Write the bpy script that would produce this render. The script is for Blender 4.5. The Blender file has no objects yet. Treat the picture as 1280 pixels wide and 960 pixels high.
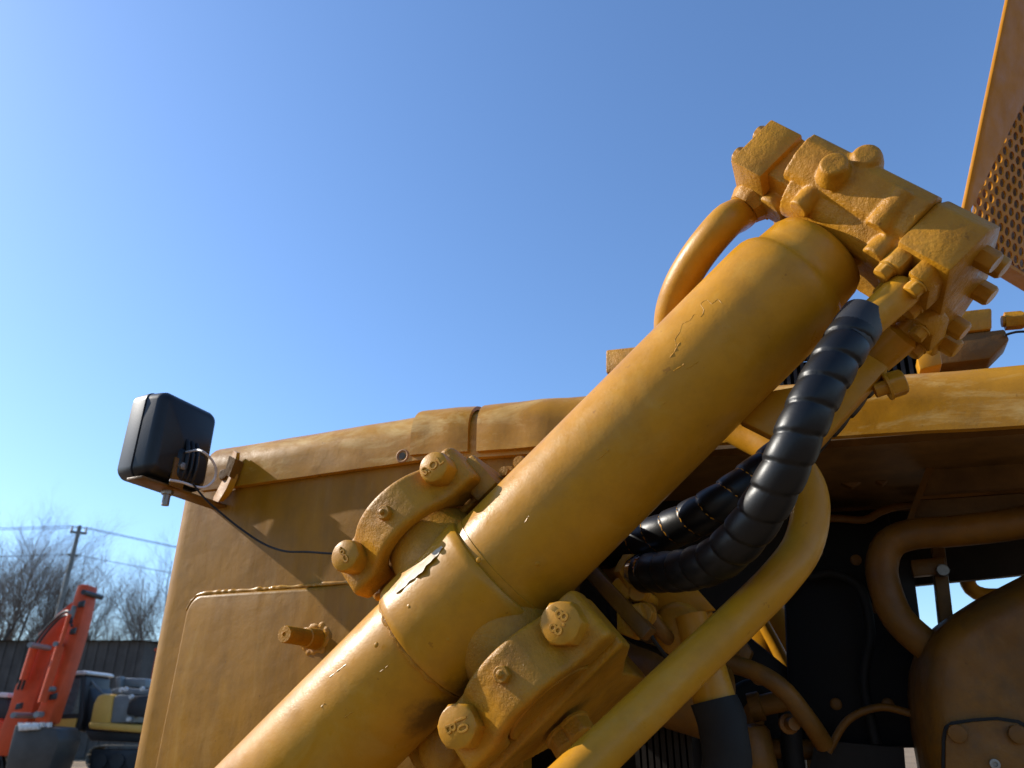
import bpy, bmesh, math, random
import numpy as np
from mathutils import Vector, Matrix
random.seed(7)
SC = bpy.context.scene
COL = SC.collection
R = math.radians

# ------------------------------------------------------------------ camera
PITCH = R(24.7)
cam = bpy.data.objects.new('camera', bpy.data.cameras.new('camera'))
COL.objects.link(cam)
cam.location = (0, 0, 1.6)
cam.rotation_euler = (R(90) + PITCH, 0, 0)
cam.data.sensor_width = 36
cam.data.lens = 924 / 1280 * 36
cam.data.clip_start = 0.02
cam.data.clip_end = 3000
cam.data.dof.use_dof = True
cam.data.dof.focus_distance = 0.88
cam.data.dof.aperture_fstop = 9
SC.camera = cam

# ------------------------------------------------------------------ sky and sun
SUN = Vector((-0.805, 0.215, 0.545)).normalized()          # direction towards the sun
w = bpy.data.worlds.new('World')
SC.world = w
w.use_nodes = True
nt = w.node_tree
sky = nt.nodes.new('ShaderNodeTexSky')
sky.sky_type = 'NISHITA'
sky.sun_disc = False
sky.sun_elevation = math.asin(SUN.z)
sky.sun_rotation = math.atan2(SUN.x, SUN.y)
sky.air_density = 1.1
sky.dust_density = 0.5
sky.ozone_density = 7.0
bg = nt.nodes['Background']
bg.inputs['Strength'].default_value = 0.15
nt.links.new(sky.outputs[0], bg.inputs['Color'])
sl = bpy.data.lights.new('sun', 'SUN')
sl.energy = 5.0
sl.angle = R(0.5)
sl.color = (1.0, 0.94, 0.84)
so = bpy.data.objects.new('sun', sl)
COL.objects.link(so)
so.rotation_euler = SUN.to_track_quat('Z', 'Y').to_euler()
SC.view_settings.view_transform = 'Standard'
SC.view_settings.look = 'None'
SC.view_settings.exposure = 0.6
SC.view_settings.gamma = 1.0
SC.cycles.max_bounces = 8

# ------------------------------------------------------------------ frames
# The machine stands turned 22.7 degrees to the lens. Its axes: uv to the rear, nv out of its
# side, z up; the lift cylinder's axes: tv along the barrel, sv across it, nv out of the side.
V = lambda *a: np.array(a, float)
C0 = V(0, 0, 1.6)
RX = V(1, 0, 0); UX = V(0, -math.sin(PITCH), math.cos(PITCH)); FX = V(0, math.cos(PITCH), math.sin(PITCH))
tv = (RX + UX) / math.sqrt(2)
nv = V(tv[1], -tv[0], 0); nv /= np.linalg.norm(nv)
sv = np.cross(tv, nv)
if sv[2] > 0: sv = -sv
uv = V(-nv[1], nv[0], 0)
zv = V(0, 0, 1)
def ray(x, y): return (x - 640) / 924 * RX + (480 - y) / 924 * UX + FX
def P(x, y, d): return C0 + d * ray(x, y)
O = P(584, 756, .85)                                      # middle of the trunnion
def Q(x, y, h):                                           # point of the plane h in front of the barrel axis
    d = ray(x, y); return C0 + d * (((O - C0) @ nv + h) / (d @ nv))
def G(x, y, Y):                                           # point Y metres away
    d = ray(x, y); return C0 + d * (Y / d[1])
def T(a, b, c): return O + a * tv + b * sv + c * nv
OB = V(O[0], O[1], 0)
def D(u, h, z): return OB + u * uv + h * nv + z * zv

# ------------------------------------------------------------------ materials
def mat(name): 
    m = bpy.data.materials.new(name); m.use_nodes = True
    n = m.node_tree.nodes; return m, m.node_tree, n['Principled BSDF']
def noise(t, scale, detail=4, rough=.6, vec=None, dist=0):
    n = t.nodes.new('ShaderNodeTexNoise')
    n.inputs['Scale'].default_value = scale; n.inputs['Detail'].default_value = detail
    n.inputs['Roughness'].default_value = rough; n.inputs['Distortion'].default_value = dist
    if vec is not None: t.links.new(vec, n.inputs['Vector'])
    return n.outputs['Fac']
def objvec(t, scale=(1, 1, 1), rot=(0, 0, 0)):
    c = t.nodes.new('ShaderNodeTexCoord'); mp = t.nodes.new('ShaderNodeMapping')
    mp.inputs['Scale'].default_value = scale; mp.inputs['Rotation'].default_value = rot
    t.links.new(c.outputs['Object'], mp.inputs['Vector']); return mp.outputs['Vector']
def ramp(t, fac, a, b, ca=(0, 0, 0, 1), cb=(1, 1, 1, 1)):
    r = t.nodes.new('ShaderNodeValToRGB'); e = r.color_ramp.elements
    e[0].position = a; e[1].position = b; e[0].color = ca; e[1].color = cb
    t.links.new(fac, r.inputs['Fac']); return r.outputs['Color']
def mix(t, fac, a, b, kind='MIX'):
    m = t.nodes.new('ShaderNodeMixRGB'); m.blend_type = kind
    for k, v in ((0, fac), (1, a), (2, b)):
        if hasattr(v, 'type') and hasattr(v, 'links'): t.links.new(v, m.inputs[k])
        elif isinstance(v, (int, float)): m.inputs[k].default_value = v
        else: m.inputs[k].default_value = (*v, 1)
    return m.outputs[0]
def bump(t, b, *hs):
    prev = None
    for fac, strength, dist in hs:
        n = t.nodes.new('ShaderNodeBump'); n.inputs['Strength'].default_value = strength
        n.inputs['Distance'].default_value = dist
        t.links.new(fac, n.inputs['Height'])
        if prev: t.links.new(prev, n.inputs['Normal'])
        prev = n.outputs['Normal']
    t.links.new(prev, b.inputs['Normal'])
def paint(name, base, dark, pale, palefac=.35, rough=.38, fine=.25, coarse=.25, streak=(1, 1, 1), dirt=0.0, spec=.24, grease=(), dent=.05):
    m, t, b = mat(name)
    v = objvec(t)
    vs = objvec(t, streak)
    c = mix(t, ramp(t, noise(t, 9, 6, .65, vs), .35, .7), base, dark)
    pf = mix(t, 1.0, ramp(t, noise(t, 14, 7, .7, vs, .8), .52, .72), (palefac,) * 3, 'MULTIPLY')
    c = mix(t, pf, c, pale)
    chips = ramp(t, noise(t, 60, 3, .7, v), .70, .74)
    c = mix(t, mix(t, 1.0, chips, (.5,) * 3, 'MULTIPLY'), c, (dark[0] * .5, dark[1] * .42, dark[2] * .5))
    if dirt:
        df = mix(t, 1.0, ramp(t, noise(t, 20, 8, .72, v), .45, .66), (dirt,) * 3, 'MULTIPLY')
        c = mix(t, df, c, (.085, .048, .016))
    for (gp, gr) in grease:                               # black grease squeezed out round the joints
        dn_ = t.nodes.new('ShaderNodeVectorMath'); dn_.operation = 'DISTANCE'
        t.links.new(v, dn_.inputs[0]); dn_.inputs[1].default_value = tuple(gp)
        ad_ = t.nodes.new('ShaderNodeMath'); ad_.operation = 'MULTIPLY_ADD'
        t.links.new(noise(t, 38, 7, .75, v), ad_.inputs[0]); ad_.inputs[1].default_value = gr * 1.5
        t.links.new(dn_.outputs['Value'], ad_.inputs[2])
        c = mix(t, ramp(t, ad_.outputs[0], gr * 1.15, gr * 1.75, (.7, .7, .7, 1), (0, 0, 0, 1)), c, (.030, .016, .006))
    t.links.new(c, b.inputs['Base Color'])
    t.links.new(ramp(t, noise(t, 30, 5, .6, vs), .3, .75, (rough - .1,) * 3 + (1,), (rough + .18,) * 3 + (1,)), b.inputs['Roughness'])
    b.inputs['Specular IOR Level'].default_value = spec
    pm = ramp(t, noise(t, 22, 4, .6, v), .40, .66, (.40, .40, .40, 1))
    bump(t, b, (mix(t, 1.0, noise(t, 300, 4, .65, v), pm, 'MULTIPLY'), fine, .0011), (noise(t, 45, 5, .6, v), coarse, .0022), (noise(t, 6.5, 3, .5, v), dent, .03))
    return m
BASE = (.46, .203, .009); DARK = (.31, .13, .004); PALE = (.46, .27, .05)
M = {}
ROOT = D(0, -.6, 0)
GREASE = [(T(-.05, .082, .01) - ROOT, .042), (T(-.10, .075, .02) - ROOT, .034), (T(.085, -.078, .015) - ROOT, .026), (T(-.07, -.10, .01) - ROOT, .020)]
M['barrel'] = paint('smooth yellow paint', BASE, (.37, .162, .005), PALE, .4, .36, .2, .25, (1, 1, 1), dirt=.2, grease=GREASE)
M['cast'] = paint('thick yellow paint on castings', (.46, .205, .009), (.29, .12, .004), PALE, .25, .42, 1.0, 1.0, dirt=.32, grease=GREASE)
M['wall'] = paint('brushed yellow paint', (.285, .128, .004), (.195, .085, .002), (.36, .21, .05), .4, .42, .16, .28, (1.6, 1.6, .22), dirt=.24, spec=.17, dent=.14)
M['rail'] = paint('smeared yellow paint with pale glare', (.43, .20, .012), (.31, .135, .006), (.60, .41, .15), .9, .34, .14, .24, (.45, .45, 1.2), dirt=.2, dent=.14)  # pale patches are paint smears plus glare mixed into the colour
M['frame'] = paint('flat orange yellow frame paint', (.42, .165, .004), (.32, .12, .003), (.44, .2, .02), .2, .5, .15, .15, spec=.10)
M['bolt'] = paint('yellow painted bolt heads', (.46, .21, .012), (.30, .125, .006), PALE, .3, .38, .35, .3, dirt=.3)
M['grimy'] = paint('oily dirty yellow paint and shade', (.19, .08, .008), (.10, .04, .004), (.22, .13, .05), .3, .45, .4, .5, dirt=.7)  # dirty paint; its dark tone also stands for shade on the lamp bracket
def plain(name, col, rough=.5, metal=0, bs=.2, bscale=200, var=.3, dist=.0006):
    m, t, b = mat(name); v = objvec(t)
    c = mix(t, ramp(t, noise(t, bscale / 12, 6, .65, v), .3, .75), tuple(x * (1 - var) for x in col), tuple(min(1, x * (1 + var)) for x in col))
    t.links.new(c, b.inputs['Base Color'])
    b.inputs['Roughness'].default_value = rough; b.inputs['Metallic'].default_value = metal
    b.inputs['Specular IOR Level'].default_value = .28
    if bs: bump(t, b, (noise(t, bscale, 4, .6, v), bs, dist))
    return m
M['black_plastic'] = plain('weathered black plastic', (.008, .0085, .010), .38, bs=.12, bscale=300)
M['black_plastic'].node_tree.nodes['Principled BSDF'].inputs['Specular IOR Level'].default_value = .3
M['bezel'] = plain('grey black lamp bezel', (.024, .025, .028), .42, bs=.1, bscale=300)
M['lens'] = plain('lamp lens', (.55, .58, .6), .08, bs=0)
M['wrap'] = plain('black spiral wrap', (.0055, .0056, .0062), .40, bs=.25, bscale=160)
M['rubber'] = plain('black rubber', (.008, .008, .008), .7, bs=.3)
M['steel'] = plain('dull grey steel', (.22, .20, .18), .45, .7, bs=.3)
M['chrome'] = plain('bright plated steel', (.7, .7, .7), .12, 1, bs=.05)
M['rusty'] = plain('rusty bracket steel', (.26, .13, .055), .6, .2, bs=.5)
M['grey_wire'] = plain('pale grey wire', (.45, .42, .41), .4, bs=0)
M['dark_bay'] = plain('bay panel with shade in its colour', (.010, .007, .005), .6, bs=.3, var=.5)  # near black puts the engine bay's shade into the colour
M['black_bay'] = plain('blue black shroud', (.002, .0024, .004), .7, bs=.2)  # open dark of the bay painted in as near black
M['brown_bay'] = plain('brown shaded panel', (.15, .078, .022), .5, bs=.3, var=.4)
M['flake'] = plain('bare peeled primer', (.46, .37, .26), .5, bs=.6, bscale=160, var=.15)
M['orange'] = plain('faded orange red paint', (.50, .060, .012), .55, bs=.1, bscale=20, var=.25, dist=.01)
M['exc_yellow'] = plain('excavator yellow paint', (.60, .34, .07), .45, bs=.05, bscale=20, var=.12, dist=.01)
M['exc_grey'] = plain('excavator grey paint', (.16, .17, .17), .4, bs=.05, bscale=20, dist=.01)
M['exc_dark'] = plain('excavator dark paint', (.025, .025, .027), .45, bs=.05, bscale=20, dist=.01)
M['pale_metal'] = plain('pale grey metal', (.5, .5, .5), .35, .2, bs=0)
M['glass'] = plain('dusty cab glass', (.07, .085, .09), .12, bs=0)
M['track'] = plain('muddy steel track', (.20, .17, .13), .8, bs=.4, bscale=30, dist=.02)
M['bucket'] = plain('worn bucket steel', (.06, .055, .05), .5, .3, bs=.3, bscale=20, dist=.02)
M['bark'] = plain('grey brown bark', (.11, .09, .075), .9, bs=.3, bscale=20, dist=.02)
M['twig'] = plain('grey brown twigs', (.20, .158, .125), .9, bs=0, bscale=20)
M['concrete'] = plain('grey concrete', (.16, .17, .16), .8, bs=.2, bscale=30, dist=.01)
M['shed'] = plain('dark grey corrugated cladding', (.075, .066, .058), .8, bs=.2, bscale=12, var=.35, dist=.02)
M['shed_roof'] = plain('grey sheet roofing', (.03, .028, .026), .95, bs=.1, bscale=12, dist=.02)
M['wire'] = plain('power cable', (.10, .10, .11), .6, bs=0)
M['soil'] = plain('brown trodden soil', (.20, .14, .085), .95, bs=.8, bscale=6, var=.4, dist=.06)

# ------------------------------------------------------------------ mesh helpers
class MB:
    def __init__(s): s.v = []; s.f = []
    def add(s, vs, fs):
        k = len(s.v); s.v += [tuple(map(float, p)) for p in vs]; s.f += [tuple(i + k for i in f) for f in fs]; return s
    def prism(s, pts, ext):                               # closed outline pushed along ext
        n = len(pts); ext = np.array(ext, float)
        vs = [np.array(p, float) for p in pts] + [np.array(p, float) + ext for p in pts]
        return s.add(vs, [tuple(range(n))[::-1], tuple(range(n, 2 * n))] + [(i, (i + 1) % n, (i + 1) % n + n, i + n) for i in range(n)])
    def box(s, c, ax, ay, az):                            # centre and three half axes
        c = np.array(c, float)
        pts = [c - ax - ay - az, c + ax - ay - az, c + ax + ay - az, c - ax + ay - az]
        return s.prism(pts, 2 * az)
    def tbox(s, t0, t1, s0, s1, h0, h1):
        return s.box(T((t0 + t1) / 2, (s0 + s1) / 2, (h0 + h1) / 2), tv * (t1 - t0) / 2, sv * (s1 - s0) / 2, nv * (h1 - h0) / 2)
    def dbox(s, u0, u1, h0, h1, z0, z1):
        return s.box(D((u0 + u1) / 2, (h0 + h1) / 2, (z0 + z1) / 2), uv * (u1 - u0) / 2, nv * (h1 - h0) / 2, zv * (z1 - z0) / 2)
    def rings(s, rs, cap0=True, cap1=True, close=False):
        n = len(rs[0]); vs = [p for r in rs for p in r]; fs = []
        m = len(rs)
        for i in range(m if close else m - 1):
            a = i * n; b = ((i + 1) % m) * n
            fs += [(a + j, a + (j + 1) % n, b + (j + 1) % n, b + j) for j in range(n)]
        if not close:
            if cap0: fs.append(tuple(range(n))[::-1])
            if cap1: fs.append(tuple(range((m - 1) * n, m * n)))
        return s.add(vs, fs)
    def lathe(s, o, ax, prof, seg=32, wob=None):          # profile of (distance along, radius)
        ax = np.array(ax, float) / np.linalg.norm(ax); a, b = perp(ax); rs = []
        for d, r in prof:
            rs.append([np.array(o) + ax * d + (a * math.cos(q) + b * math.sin(q)) * (r * (1 if wob is None else wob(d, q)))
                       for q in [2 * math.pi * j / seg for j in range(seg)]])
        return s.rings(rs)
    def cyl(s, p, q, r, seg=16, r2=None):
        p = np.array(p, float); q = np.array(q, float)
        return s.lathe(p, q - p, [(0, r), (np.linalg.norm(q - p), r if r2 is None else r2)], seg)
    def tube(s, path, r, seg=16, rf=None, step=None, caps=True):
        pts = smooth(path, step or .01)
        tan = np.gradient(pts, axis=0); tan /= np.linalg.norm(tan, axis=1)[:, None]
        a, b = perp(tan[0]); rs = []; L = 0
        for i, p in enumerate(pts):
            if i:
                L += np.linalg.norm(pts[i] - pts[i - 1])
                a = a - tan[i] * (a @ tan[i]); a /= np.linalg.norm(a)
            b = np.cross(tan[i], a)
            rs.append([p + (a * math.cos(q) + b * math.sin(q)) * (rf(L, q) if rf else r) for q in [2 * math.pi * j / seg for j in range(seg)]])
        return s.rings(rs, caps, caps)
    def hexhead(s, o, ax, a, h, washer=True, roundness=0.0, text=None, tsize=.5, trot=0, topup=None):
        ax = np.array(ax, float) / np.linalg.norm(ax); o = np.array(o, float)
        x, y = perp(ax)
        if topup is not None:
            y = topup - ax * (topup @ ax); y /= np.linalg.norm(y); x = np.cross(y, ax)
        def hx(q):
            k = (math.degrees(q) % 60) - 30; return a / math.cos(R(k)) * (1 - roundness) + a * 1.06 * roundness
        def ring(z, f): return [o + ax * z + (x * math.cos(q) + y * math.sin(q)) * f(q) for q in [2 * math.pi * j / 36 for j in range(36)]]
        rr = []
        if washer: rr += [ring(0, lambda q: a * 1.22), ring(h * .14, lambda q: a * 1.22), ring(h * .16, lambda q: a * 1.14)]
        else: rr += [ring(0, hx)]
        rr += [ring(h * .2, hx), ring(h * .84, hx), ring(h * .95, lambda q: min(hx(q), a * 1.02)), ring(h, lambda q: a * .93)]
        s.rings(rr)
        if text:
            vs, fs = glyphs(text, a * tsize)
            ca, sa = math.cos(trot), math.sin(trot)
            s.add([o + ax * (h + .0002 + v[2]) + x * (v[0] * ca - v[1] * sa) + y * (v[0] * sa + v[1] * ca) for v in vs], fs)
        return s
def perp(ax):
    k = V(0, 0, 1) if abs(ax[2]) < .9 else V(1, 0, 0)
    a = np.cross(ax, k); a /= np.linalg.norm(a); return a, np.cross(ax, a)
def smooth(path, step):
    p = [np.array(q, float) for q in path]
    if len(p) < 3: return np.array([p[0] + (p[-1] - p[0]) * i / 8 for i in range(9)])
    p = [2 * p[0] - p[1]] + p + [2 * p[-1] - p[-2]]; out = []
    for i in range(1, len(p) - 2):
        n = max(2, int(np.linalg.norm(p[i + 1] - p[i]) / step))
        for k in range(n):
            q = k / n
            out.append(.5 * (2 * p[i] + (p[i + 1] - p[i - 1]) * q + (2 * p[i - 1] - 5 * p[i] + 4 * p[i + 1] - p[i + 2]) * q * q + (3 * p[i] - p[i - 1] - 3 * p[i + 1] + p[i + 2]) * q ** 3))
    out.append(p[-2]); return np.array(out)
_gl = {}
def glyphs(text, size):
    if (text, size) in _gl: return _gl[text, size]
    c = bpy.data.curves.new('lettering', 'FONT'); c.body = text; c.size = size; c.extrude = .0011; c.bevel_depth = .0002
    c.align_x = 'CENTER'; c.align_y = 'CENTER'; c.space_line = .75; c.resolution_u = 3
    o = bpy.data.objects.new('lettering', c); COL.objects.link(o)
    dg = bpy.context.evaluated_depsgraph_get(); dg.update()
    e = o.evaluated_get(dg); me = e.to_mesh()
    r = ([tuple(v.co) for v in me.vertices], [tuple(f.vertices) for f in me.polygons])
    e.to_mesh_clear(); bpy.data.objects.remove(o); bpy.data.curves.remove(c)
    _gl[text, size] = r; return r
def thing(name, label, cat, base, group=None):
    o = bpy.data.objects.new(name, None); COL.objects.link(o)
    o.location = base; o.empty_display_size = .2
    o['label'] = label; o['category'] = cat
    if group: o['group'] = group
    return o
def wpos(o):
    p = Vector((0, 0, 0))
    while o: p = p + o.location; o = o.parent
    return p
def obj(name, mb, m, parent=None, label=None, bevel=0, seg=2, remesh=0, relax=3, sharp=35, kind=None):
    bm = bmesh.new()
    off = wpos(parent) if parent else Vector((0, 0, 0))
    vs = [bm.verts.new(Vector(p) - off) for p in mb.v]
    for f in mb.f:
        try: bm.faces.new([vs[i] for i in f])
        except ValueError: pass
    bmesh.ops.recalc_face_normals(bm, faces=bm.faces)
    if bevel:
        es = [e for e in bm.edges if len(e.link_faces) == 2 and e.calc_face_angle(0) > R(28)]
        bmesh.ops.bevel(bm, geom=es, offset=bevel, segments=seg, affect='EDGES', profile=.5, clamp_overlap=True)
    me = bpy.data.meshes.new(name); bm.to_mesh(me); bm.free()
    if remesh:                                            # weld overlapping solids into one cast body
        tmp = bpy.data.objects.new(name, me); COL.objects.link(tmp)
        r = tmp.modifiers.new('r', 'REMESH'); r.mode = 'VOXEL'; r.voxel_size = remesh
        sm = tmp.modifiers.new('s', 'SMOOTH'); sm.iterations = relax; sm.factor = .5
        dg = bpy.context.evaluated_depsgraph_get(); dg.update()
        me2 = bpy.data.meshes.new_from_object(tmp.evaluated_get(dg))
        bpy.data.objects.remove(tmp); me = me2; me.name = name; sharp = 180
    me.materials.clear(); me.materials.append(m)
    me.shade_smooth()
    if sharp < 180: me.set_sharp_from_angle(angle=R(sharp))
    o = bpy.data.objects.new(name, me); COL.objects.link(o)
    if parent: o.parent = parent
    if label: o['label'] = label
    if kind: o['kind'] = kind
    return o
def tag(o, label, cat, group=None):
    o['label'] = label; o['category'] = cat
    if group: o['group'] = group
    return o

# ------------------------------------------------------------------ ground
g = MB()
N = 60
rad = [0, 1, 2, 3, 4, 6, 8, 10, 12, 14, 16, 18, 20, 22, 25, 28, 32, 40, 60, 100, 200, 500, 1500]
gv = [(0, 0, 0)]
def gh(x, y):
    r = math.hypot(x, y)
    return 0 if r > 45 else .05 * (math.sin(x * 1.3 + 2) * math.sin(y * .9) + math.sin(x * 2.9 + y * 2.1) * .5) * min(1, r / 6)
for r in rad[1:]:
    for k in range(N):
        a = 2 * math.pi * k / N; x, y = r * math.cos(a), r * math.sin(a); gv.append((x, y, gh(x, y)))
gf = [(0, 1 + k, 1 + (k + 1) % N) for k in range(N)]
for i in range(len(rad) - 2):
    for k in range(N): gf.append((1 + i * N + k, 1 + (i + 1) * N + k, 1 + (i + 1) * N + (k + 1) % N, 1 + i * N + (k + 1) % N))
g.add(gv, gf)
obj('ground', g, M['soil'], kind='structure')

# ------------------------------------------------------------------ bulldozer
HW = -.22                                                  # side of the radiator guard
dozer = thing('bulldozer', 'yellow bulldozer seen close up with its slanted lift cylinder and black wrapped hoses', 'bulldozer', D(0, -.6, 0))

# radiator guard: side wall turning round the front corner
def arc(cx, cy, r, a0, a1, n=8): return [(cx + r * math.cos(R(a0 + (a1 - a0) * i / n)), cy + r * math.sin(R(a0 + (a1 - a0) * i / n))) for i in range(n + 1)]
prof = [(-.02, HW), (-.02, HW - .03)] + [(-.66, HW - .03), (-.69, HW - .06), (-.69, -1.2), (-.728, -1.2)] + arc(-.728 + .045, HW - .045, .045, 180, 90)
wallmb = MB().prism([D(u, h, .75) for u, h in prof], zv * 1.29)
guard = obj('radiator_guard', wallmb, M['wall'], dozer, 'yellow side of the radiator guard with rounded front corner')
far = MB().prism([D(u, -1.42 - h, .75) for u, h in prof], zv * 1.25)
obj('far_side_wall', MB().dbox(-.69, .30, -1.23, -1.2, .75, 2.04), M['grimy'], dozer)
# welded side plate
a, b2 = Q(200, 960, HW), Q(236, 775, HW)
du = (b2 - a) @ uv; dzz = b2[2] - a[2]
sl_ = du / dzz
zt = 1.802; ub = (b2 - OB) @ uv; zb = b2[2]
def ul(z): return ub + (z - zb) * sl_
pl = [(-.045, .9), (-.045, zt - .006)]
pl += [(ul(zt) + .035 + .032 * math.cos(R(q)), zt - .035 + .035 * math.sin(R(q))) for q in range(90, 181, 10)]
pl += [(ul(.9), .9)]
obj('side_plate', MB().prism([D(u, HW - .004, z) for u, z in pl], nv * .020), M['wall'], guard, bevel=.007, seg=3)
rng = random.Random(3)
bead = []
wb = MB()
pth = [D(ul(zt) + .035 + .034 * math.cos(R(q)), HW + .012, zt - .035 + .037 * math.sin(R(q))) for q in (165, 145, 125, 105)] + [D(u, HW + .006, zt + .002) for u in (-.55, -.5, -.45, -.4, -.35, -.3, -.2, -.06)]
wb.tube(pth, .005, 10, rf=lambda L, q: .0036 + .0005 * math.sin(L * 300 + 2.5 * math.sin(L * 70)) + .0010 * math.sin(L * 95 + 2 * math.sin(L * 37)) - .0028 * max(0, 1 - L / .05), step=.0025)
obj('weld_bead', wb, M['rail'], guard)
# stop pin on the plate, with its lumpy weld
pb, pt = Q(402, 800, HW), None
pinb = (pb - OB) @ uv, pb[2]
pin = MB().lathe(D(pinb[0], HW, pinb[1]), nv, [(0, .017), (.012, .0165), (.04, .0150), (.041, .0128), (.088, .0124), (.091, .0115), (.0912, .003), (.089, .002)], 20)
obj('stop_pin', pin, M['cast'], guard, sharp=50)
wl = MB()
for k in range(15):
    q = k * 24 + rng.uniform(-8, 8); rr = rng.uniform(.016, .022)
    c = D(pinb[0] + rr * math.cos(R(q)) * 1.1, HW + .012, pinb[1] + rr * math.sin(R(q)))
    wl.lathe(c - nv * .01, nv, [(0, .010), (.008, .010 * rng.uniform(.8, 1.2)), (.014, .006), (.016, .001)], 10)
for k in range(22):
    q = R(300 + k * 1.0); c = D(pinb[0] + .03 + k * .0032 + rng.uniform(-.002, .002), HW + .011, pinb[1] + .012 - k * .0025 + rng.uniform(-.003, .003))
    wl.lathe(c - nv * .008, nv, [(0, .008), (.007, .008 * rng.uniform(.7, 1.3)), (.012, .004), (.013, .001)], 8)
obj('pin_weld', wl, M['cast'], guard, remesh=.0022, relax=3)

# top rail: rounded bent cover running the length of the hood
def railz(u): return 2.087 if u < -.2 else 2.087 - (u + .2) * .078
def railprof(hf, top, bot, r=.056, th=.006, back=-.42):
    o_ = [(hf - .012, bot), (hf, bot)] + arc(hf - r, top - r, r, 0, 90, 7) + [(back, top)]
    i_ = [(back, top - th)] + arc(hf - r, top - r, r - th, 90, 0, 7) + [(hf - th, bot + th), (hf - .012, bot + th)]
    return o_ + i_
def rail(u0, u1, hf, dtop, h, n=12, wav=0, **k):
    mb = MB(); rs = []
    for i in range(n + 1):
        u = u0 + (u1 - u0) * i / n; z = railz(u) + dtop
        wv = wav * math.sin(u * 37 + 1) + wav * .6 * math.sin(u * 83)
        rs.append([D(u, hh + (wv if hh > -.35 else 0), zz) for hh, zz in railprof(hf, z, z - h, **k)])
    return mb.rings(rs)
top = obj('top_rail', rail(-.652, 1.6, HW + .014, 0, .097, 40, .0012), M['rail'], dozer, 'smeared yellow rounded rail along the hood edge')
obj('cover_plate', rail(-.208, -.104, HW + .021, .006, .095, 8, .0015), M['rail'], top)
obj('cover_plate', rail(-.088, .16, HW + .024, .004, .094, 12, .0022, r=.05), M['rail'], top)
# bolt hole in the rail: dark countersunk ring
hc = Q(503, 570, HW + .014); hu, hz = (hc - OB) @ uv, hc[2]
hole = MB().lathe(D(hu, HW + .0085, hz), nv, [(0, .0001), (.0002, .005), (.003, .0052), (.0062, .0085), (.0070, .0098), (.0068, .0112), (.005, .012)], 24)
obj('bolt_hole', hole, M['rusty'], top, sharp=60)
hb = MB().lathe(D(hu, HW + .0158, hz), nv, [(0, .0001), (.0001, .0055), (.0002, .0001)], 20)
obj('hole_shade_disc', MB().cyl(D(hu, HW + .0085, hz), D(hu, HW + .0150, hz), .0058, 20), M['black_bay'], top)  # black disc stands for the shade inside the hole
# hood roof over the engine, added to block sun, gapped to light the elbow
def rz(u): return 2.05 - (u + .70) * .0543
for (u0, u1, ha, hb) in ((-.70, -.25, -.40, -1.25), (-.25, .44, -.40, -.84), (.44, 1.6, -.40, -1.25)):
    obj('hood_roof', MB().prism([D(u0, ha, rz(u0)), D(u1, ha, rz(u1)), D(u1, hb, rz(u1)), D(u0, hb, rz(u0))], zv * .012), M['brown_bay'], dozer)

# long ribbed box above the hood
bx = MB(); hb_ = -.42
q0, q1, q2, q3 = Q(757, 437, hb_), Q(757, 466, hb_), Q(1240, 411, hb_), Q(1240, 384, hb_)
box_t = obj('cross_box', MB().prism([q0, q1, q2, q3], -nv * .05), M['cast'], dozer, bevel=.004)
dn = MB()
r0, r1 = Q(800, 462, hb_ - .01), Q(1262, 411, hb_ - .01)
ux = (r1 - r0) / np.linalg.norm(r1 - r0); dnv = np.cross(ux, nv); dnv = dnv if dnv[2] < 0 else -dnv
blk0, blk1 = Q(1165, 420, hb_), Q(1240, 411, hb_)
dn.prism([Q(1150, 423, hb_ - .004), Q(1256, 411, hb_ - .004), Q(1262, 424, hb_ - .004), Q(1238, 448, hb_ - .004), Q(1150, 458, hb_ - .004)], -nv * .05)
obj('box_end', dn, M['grimy'], box_t, bevel=.003)
rb = MB()
for k in range(46):
    c = r0 + ux * (.012 + k * .0115)
    if (c - r0) @ ux > np.linalg.norm(r1 - r0) - .13: break
    rb.box(c + dnv * .035 - nv * .02, ux * .0028, dnv * .032, nv * .018)
rb.box(r0 + ux * .25 + dnv * .035 - nv * .045, ux * .25, dnv * .034, nv * .004)
obj('cooling_rib', rb, M['dark_bay'], box_t, kind='stuff')
# fitting and thin cable at its right end
ft = MB(); fa = Q(1252, 402, hb_ - .02); fb = Q(1300, 398, hb_ - .02); fd = (fb - fa) / np.linalg.norm(fb - fa)
ft.lathe(fa, fd, [(0, .009), (.006, .009)], 20)
ft.hexhead(fa + fd * .004, fd, .0125, .026, False)
ft.lathe(fa + fd * .028, fd, [(0, .008), (.12, .008)], 16)
obj('pipe_fitting', ft, M['cast'], box_t)
obj('thin_cable', MB().tube([Q(1256, 419, hb_), Q(1270, 415, hb_), Q(1290, 415, hb_), Q(1330, 420, hb_)], .002, 8), M['rubber'], box_t)

# ---- perforated screen leaning back at the right
m_ = nv * .50 + uv * .68 - zv * .38; m_ /= np.linalg.norm(m_)
c_ = P(1240, 200, 1.28)
def S(x, y, off=0):
    d = ray(x, y); return C0 + d * (((c_ - C0) @ m_ + off) / (d @ m_))
A0, A1 = S(1205, 262), S(1262, -10)
e1 = (A1 - A0); e1 /= np.linalg.norm(e1)
e2 = np.cross(e1, m_); e2 = e2 if e2 @ uv > 0 else -e2
def E2(a, b, o=0): return A0 + e1 * a + e2 * b + m_ * o
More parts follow.
